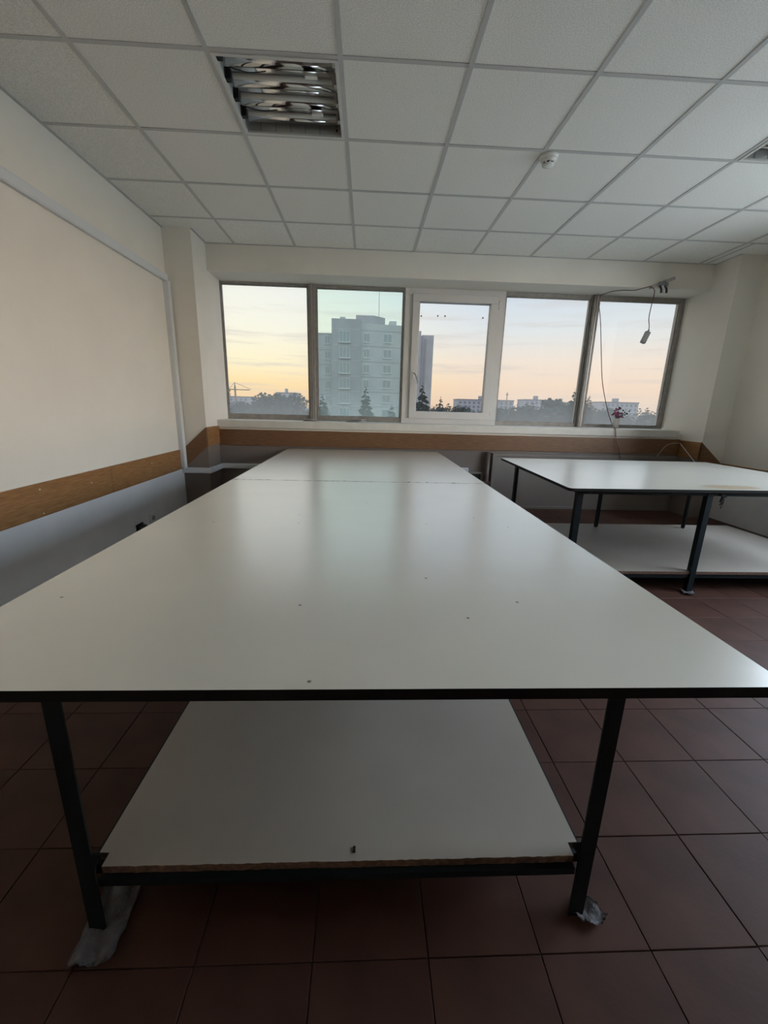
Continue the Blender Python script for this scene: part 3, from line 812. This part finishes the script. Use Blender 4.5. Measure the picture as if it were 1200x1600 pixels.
# ------------------------------------------------------------------ outside
GZ = -12.0
go = obj('park_ground', bx(-900, 900, -900, 1600, GZ-.5, GZ), M['ground']); go['kind'] = 'structure'; go['label'] = 'park ground far below outside the windows'
tw = thing('apartment_tower', 'tall grey panel apartment tower seen through the greenish pane', 'building', (0, 92, GZ))
def vol(name, x0, x1, y0, y1, z1, m): return obj(name, bx(x0, x1, y0, y1, GZ, z1), m, tw)
vol('left_wing', -10.7, -6.9, 88, 101, 14.75, M['concrete'])
vol('stair_block', -6.95, -1.35, 85.2, 100, 16.95, M['concrete2'])
b = nb(); prism(b, [(-1.35, 85.6), (8.6, 87.2), (8.6, 101), (-1.35, 101)], GZ, 16.35, 'z'); obj('main_block', b, M['concrete'], tw)
b = nb(); prism(b, [(9.3, 90.5), (10.9, 90.5), (10.9, 100), (9.3, 100)], GZ, 16.1, 'z'); obj('end_pier', b, M['concrete'], tw)
b = nb(); prism(b, [(8.6, 92.5), (11.6, 92.5), (11.6, 100), (8.6, 100)], GZ, 15.5, 'z'); obj('recess', b, M['concrete2'], tw)
b = nb(); prism(b, [(11.4, 93), (13.9, 93), (13.9, 101), (11.4, 101)], GZ, 15.75, 'z'); obj('end_pier', b, M['concrete'], tw)
b = nb(); prism(b, [(11.9, 92.95), (12.4, 92.95), (12.4, 93.0), (11.9, 93.0)], GZ, 15.0, 'z'); obj('slot', b, M['concrete2'], tw)
b = nb(); prism(b, [(-2.4, 88), (1.2, 88), (3.4, 90), (3.4, 96), (-2.4, 96)], 16.3, 18.2, 'z'); obj('roof_house', b, M['concrete2'], tw)
b = nb(); prism(b, [(4.2, 88), (5.6, 88), (5.6, 91), (4.2, 91)], 16.3, 17.3, 'z'); obj('roof_vent', b, M['concrete'], tw)
b = nb(); prism(b, [(-5.4, 86), (-4.4, 86), (-4.4, 88), (-5.4, 88)], 16.9, 17.4, 'z'); obj('roof_vent', b, M['concrete'], tw)
b = nb(); tube(b, [(2.1, 88.5, 18.0), (2.1, 88.5, 25.2)], .05, 6); obj('antenna', b, M['metal'], tw)
for k in range(9):
    z = 15.05-2.85*k
    for x0, x1, y in ((-6.96, -1.34, 85.17), ):
        b = nb(); box(b, x0, x1, y, y+.1, z, z+.14); obj('floor_band', b, M['concrete'], tw)
    b = nb(); prism(b, [(-1.36, 85.56), (8.62, 87.16), (8.62, 87.3), (-1.36, 85.7)], z, z+.14, 'z'); obj('floor_band', b, M['concrete2'], tw)
    b = nb(); box(b, -10.7, -6.9, 87.96, 88.1, z-.6, z-.46); obj('floor_band', b, M['concrete2'], tw)
wmesh = {}
def tower_window(xc, y, zc, w, hgt, mull, rot=0):
    key = (w, hgt, mull)
    if key not in wmesh:
        b = nb(); f = .09
        box(b, -w/2, w/2, -.07, .03, hgt/2-f, hgt/2); box(b, -w/2, w/2, -.07, .03, -hgt/2, -hgt/2+f)
        box(b, -w/2, -w/2+f, -.07, .03, -hgt/2+f, hgt/2-f); box(b, w/2-f, w/2, -.07, .03, -hgt/2+f, hgt/2-f)
        for q in range(1, mull):
            xm = -w/2+w*q/mull; box(b, xm-.04, xm+.04, -.07, .03, -hgt/2+f, hgt/2-f)
        box(b, -w/2-.05, w/2+.05, -.16, .03, -hgt/2-.09, -hgt/2)
        m1 = bpy.data.meshes.new('window'); bmesh.ops.recalc_face_normals(b, faces=b.faces); b.to_mesh(m1); b.free(); m1.materials.append(M['towerframe'])
        b = nb(); box(b, -w/2+f, w/2-f, -.03, -.005, -hgt/2+f, hgt/2-f)
        m2 = bpy.data.meshes.new('pane'); b.to_mesh(m2); b.free(); m2.materials.append(M['towerglass'])
        wmesh[key] = (m1, m2)
    m1, m2 = wmesh[key]
    o = inst('window', m1, tw, Vector((xc, y, zc))-tw.location, (0, 0, rot))
    inst('pane', m2, o)
slope = math.atan2(1.6, 9.95)
for k in range(9):
    z = 13.75-2.85*k
    tower_window(-8.0, 87.97, z-.25, 1.15, 1.55, 2)
    tower_window(-4.45, 85.16, z+.05, 2.1, 2.05, 3)
    tower_window(-.25, 85.6+1.1*.1608-.03, z, 1.25, 1.6, 2, slope)
    tower_window(3.85, 85.6+5.2*.1608-.03, z+.1, 1.7, 1.6, 2, slope)
    b = nb(); box(b, -5.6, -3.3, 84.75, 85.2, z-1.12, z-1.02); obj('balcony_slab', b, M['concrete'], tw)

# trees
def fir_mesh(seed, H, R, name):
    rnd = random.Random(seed); b = nb()
    n = 40
    for i in range(n):
        f = i/(n-1); z = H*(.06+.92*f); rad = R*(1-f)**.9*rnd.uniform(.85, 1.1)+.12
        m_ = max(5, int(15*(1-f)+5)); off = rnd.uniform(0, 6)
        for k in range(m_):
            a_ = off+2*math.pi*k/m_+rnd.uniform(-.12, .12); r_ = rad*rnd.uniform(.72, 1.12)
            d = Vector((math.cos(a_), math.sin(a_), 0)); s = Vector((-d.y, d.x, 0))
            dz = -r_*rnd.uniform(.18, .34)
            wdt = r_*.26+.05
            zj = z+rnd.uniform(-.5, .5)*H/22
            p0 = Vector((0, 0, min(zj, H*.985))); p1 = d*r_*.55+Vector((0, 0, zj+dz*.3)); p2 = d*r_+Vector((0, 0, zj+dz))
            vs = [b.verts.new(q) for q in (p0, p1+s*wdt, p2, p1-s*wdt)]
            b.faces.new((vs[0], vs[1], vs[2])); b.faces.new((vs[0], vs[2], vs[3]))
            vs2 = [b.verts.new(q) for q in (p0, p1+Vector((0, 0, wdt*.5)), p2, p1-Vector((0, 0, wdt*.9)))]
            b.faces.new((vs2[0], vs2[1], vs2[2])); b.faces.new((vs2[0], vs2[2], vs2[3]))
    me = bpy.data.meshes.new(name); b.to_mesh(me); b.free(); me.materials.append(M['fir'])
    return me
def trunk_mesh(H, r):
    b = nb(); tube(b, [(0, 0, 0), (.05, 0, H*.5), (0, 0, H*.97)], r, 8, r1=r*.15)
    me = bpy.data.meshes.new('trunk'); b.to_mesh(me); b.free(); me.materials.append(M['bark']); return me
def crown_mesh(seed, name, H=15, R=3.6, nq=1500):
    rnd = random.Random(seed); b = nb()
    cl_ = [(Vector((rnd.uniform(-R*.55, R*.55), rnd.uniform(-R*.55, R*.55), H*rnd.uniform(.42, .86))), R*rnd.uniform(.4, .7)) for _ in range(11)]
    cl_.append((Vector((0, 0, H*.6)), R*.8))
    for _ in range(nq):
        c_, r_ = rnd.choice(cl_)
        v_ = Vector((rnd.gauss(0, 1), rnd.gauss(0, 1), rnd.gauss(0, 1))).normalized()*r_*rnd.uniform(.5, 1.05)
        v_.z *= 1.1
        q = c_+v_; s_ = rnd.uniform(.22, .5)
        a_ = Vector((rnd.gauss(0, 1), rnd.gauss(0, 1), rnd.gauss(0, 1))).normalized(); c2 = a_.orthogonal().normalized()
        b.faces.new([b.verts.new(q+w_) for w_ in (a_*s_, c2*s_*.7, -a_*s_, -c2*s_*.7)])
    me = bpy.data.meshes.new(name); b.to_mesh(me); b.free(); me.materials.append(M['crown']); return me
firs = [(-.2, 58, 3.6, 'tall fir in front of the tower corner, seen in the greenish pane'),
        (-6.3, 61, 2.7, 'fir at the left edge of the greenish pane before the tower'),
        (3.75, 64, 1.5, 'short fir at the right end of the greenish pane'),
        (7.75, 60, 4.5, 'tall fir at the left side of the white casement glass'),
        (11.6, 67, 2.8, 'lone pointed fir right of the tower, seen in the casement glass'),
        (10.0, 76, 1.2, 'low fir between the two taller ones in the casement glass'),
        (35.5, 72, 4.8, 'pointed conifer behind the right window post'),
        (44.5, 84, 4.4, 'dark conifer left of the flower pot in the last pane')]
for k, (x, y, ztop, lb) in enumerate(firs):
    H = ztop-GZ
    t = thing('fir_tree', lb, 'tree', (x, y, GZ), 'conifers outside the windows')
    inst('foliage', fir_mesh(20+k, H, H*.33, 'foliage'), t)
    inst('trunk', trunk_mesh(H, .22), t)
crowns = [crown_mesh(40+k, 'crown', 15, 3.6) for k in range(4)]
trm = trunk_mesh(11, .25)
def broad(x, y, ztop, lb, grp):
    s = (ztop-GZ)/14.2
    t = thing('broadleaf_tree', lb, 'tree', (x, y, GZ), grp)
    t.scale = (s*1.15, s*1.15, s); t.rotation_euler = (0, 0, random.uniform(0, 6))
    inst('crown', random.choice(crowns), t); inst('trunk', trm, t)
ORD = ['first', 'second', 'third', 'fourth', 'fifth', 'sixth', 'seventh', 'eighth', 'ninth', 'tenth', 'eleventh']
rnd = random.Random(3)
def row(az0, az1, D, n, z0, z1, lb, grp):
    for i in range(n):
        a_ = math.radians(az0+(az1-az0)*(i+.5)/n+rnd.uniform(-.3, .3)); d_ = D*(.86, 1.06, .96, 1.16)[i % 4]
        broad(d_*math.sin(a_), d_*math.cos(a_), EYE+(z0+(z1-z0)*rnd.random()-EYE)*d_/D, lb.replace('#', ORD[i] if i < n-1 else 'last'), grp)
row(-22, -13.5, 150, 9, 1.2, 2.6, '# from left of the low hazy trees in the far left pane', 'trees in the far left pane')
row(-14.2, -9.8, 120, 5, 3.6, 4.6, '# from left of the taller leafy trees in the far left pane', 'tall trees in the far left pane')
row(9.2, 16.5, 130, 8, .6, 2.0, '# from left in the tree row below the casement sky', 'trees seen through the casement')
row(16.5, 25.5, 150, 11, .8, 2.6, '# from left of the hazy trees in the pane right of the casement', 'trees in the fourth pane')
row(23, 28.5, 120, 6, 2.4, 4.6, '# from left of the taller trees around the right window post', 'tall trees at the right post')
row(28.5, 38.5, 140, 12, .2, 2.2, '# from left of the low trees outside the last right pane', 'trees in the last pane')
row(-9.5, 10, 140, 12, -1.5, .4, '# from left of the low trees around the tower foot', 'trees around the tower foot')

# distant apartment blocks
def far_block(x0, x1, y, dpt, z1, lb, fl=None):
    t = thing('apartment_block', lb, 'building', ((x0+x1)/2, y, GZ))
    obj('wall', bx(x0, x1, y, y+dpt, GZ, z1), M['farwall'], t)
    obj('parapet', bx(x0-.3, x1+.3, y-.3, y+dpt+.3, z1, z1+.5), M['farwin'], t)
    b = nb(); box(b, x0+(x1-x0)*.4, x0+(x1-x0)*.5, y+2, y+6, z1+.5, z1+3); obj('roof_house', b, M['farwall'], t)
    b = nb(); z = z1-1.9
    while z > -6:
        x = x0+1.5
        while x < x1-2: box(b, x, x+1.6, y-.06, y+.05, z-.8, z+.8); x += 3.4
        z -= 2.9
    o = obj('windows', b, M['farwin'], t); o['kind'] = 'stuff'
far_block(-118, -84, 315, 14, 4.6, 'long hazy apartment block on the skyline of the far left pane')
far_block(-61, -47, 290, 14, 7.6, 'hazy tower block behind the tall trees in the far left pane')
far_block(66, 108, 310, 14, 6.8, 'hazy pale apartment block on the skyline in the casement')
far_block(112, 133, 300, 14, 7.6, 'long hazy apartment block in the pane right of the casement')
far_block(138, 143, 300, 10, 6.2, 'narrow pale tower between trees in the pane right of the casement')
far_block(168, 196, 300, 14, 7.4, 'hazy apartment block behind the flower pot')

# construction crane far left, mast far right
t = thing('tower_crane', 'tiny construction crane on the skyline of the far left pane', 'crane', (-91.0, 300, GZ))
obj('mast', bx(-91.5, -90.5, 299.6, 300.4, GZ, 11.3), M['crane'], t)
obj('jib', bx(-90.6, -81, 299.75, 300.25, 9.0, 9.6), M['crane'], t)
obj('counter_jib', bx(-96, -91.4, 299.7, 300.3, 9.0, 9.7), M['crane'], t)
obj('counterweight', bx(-96, -94.4, 299.5, 300.5, 7.8, 9.0), M['crane'], t)
b = nb(); tube(b, [(-91.0, 300, 14), (-80, 300, 9.7)], .12, 5); tube(b, [(-91.0, 300, 14), (-95.2, 300, 9.7)], .12, 5); obj('tie_rod', b, M['crane'], t)
b = nb(); prism(b, [(-91.4, 11.3), (-90.6, 11.3), (-91.0, 14.2)], 299.7, 300.3, 'y'); obj('apex', b, M['crane'], t)
t = thing('radio_mast', 'thin radio mast on the skyline right of the casement', 'mast', (99.2, 300, GZ))
b = nb(); tube(b, [(99.2, 300, GZ), (99.2, 300, 12.5)], .5, 6, r1=.25); obj('pole', b, M['crane'], t)
obj('aerial', bx(98.3, 100.1, 299.7, 300.3, 10.6, 11.1), M['crane'], t)
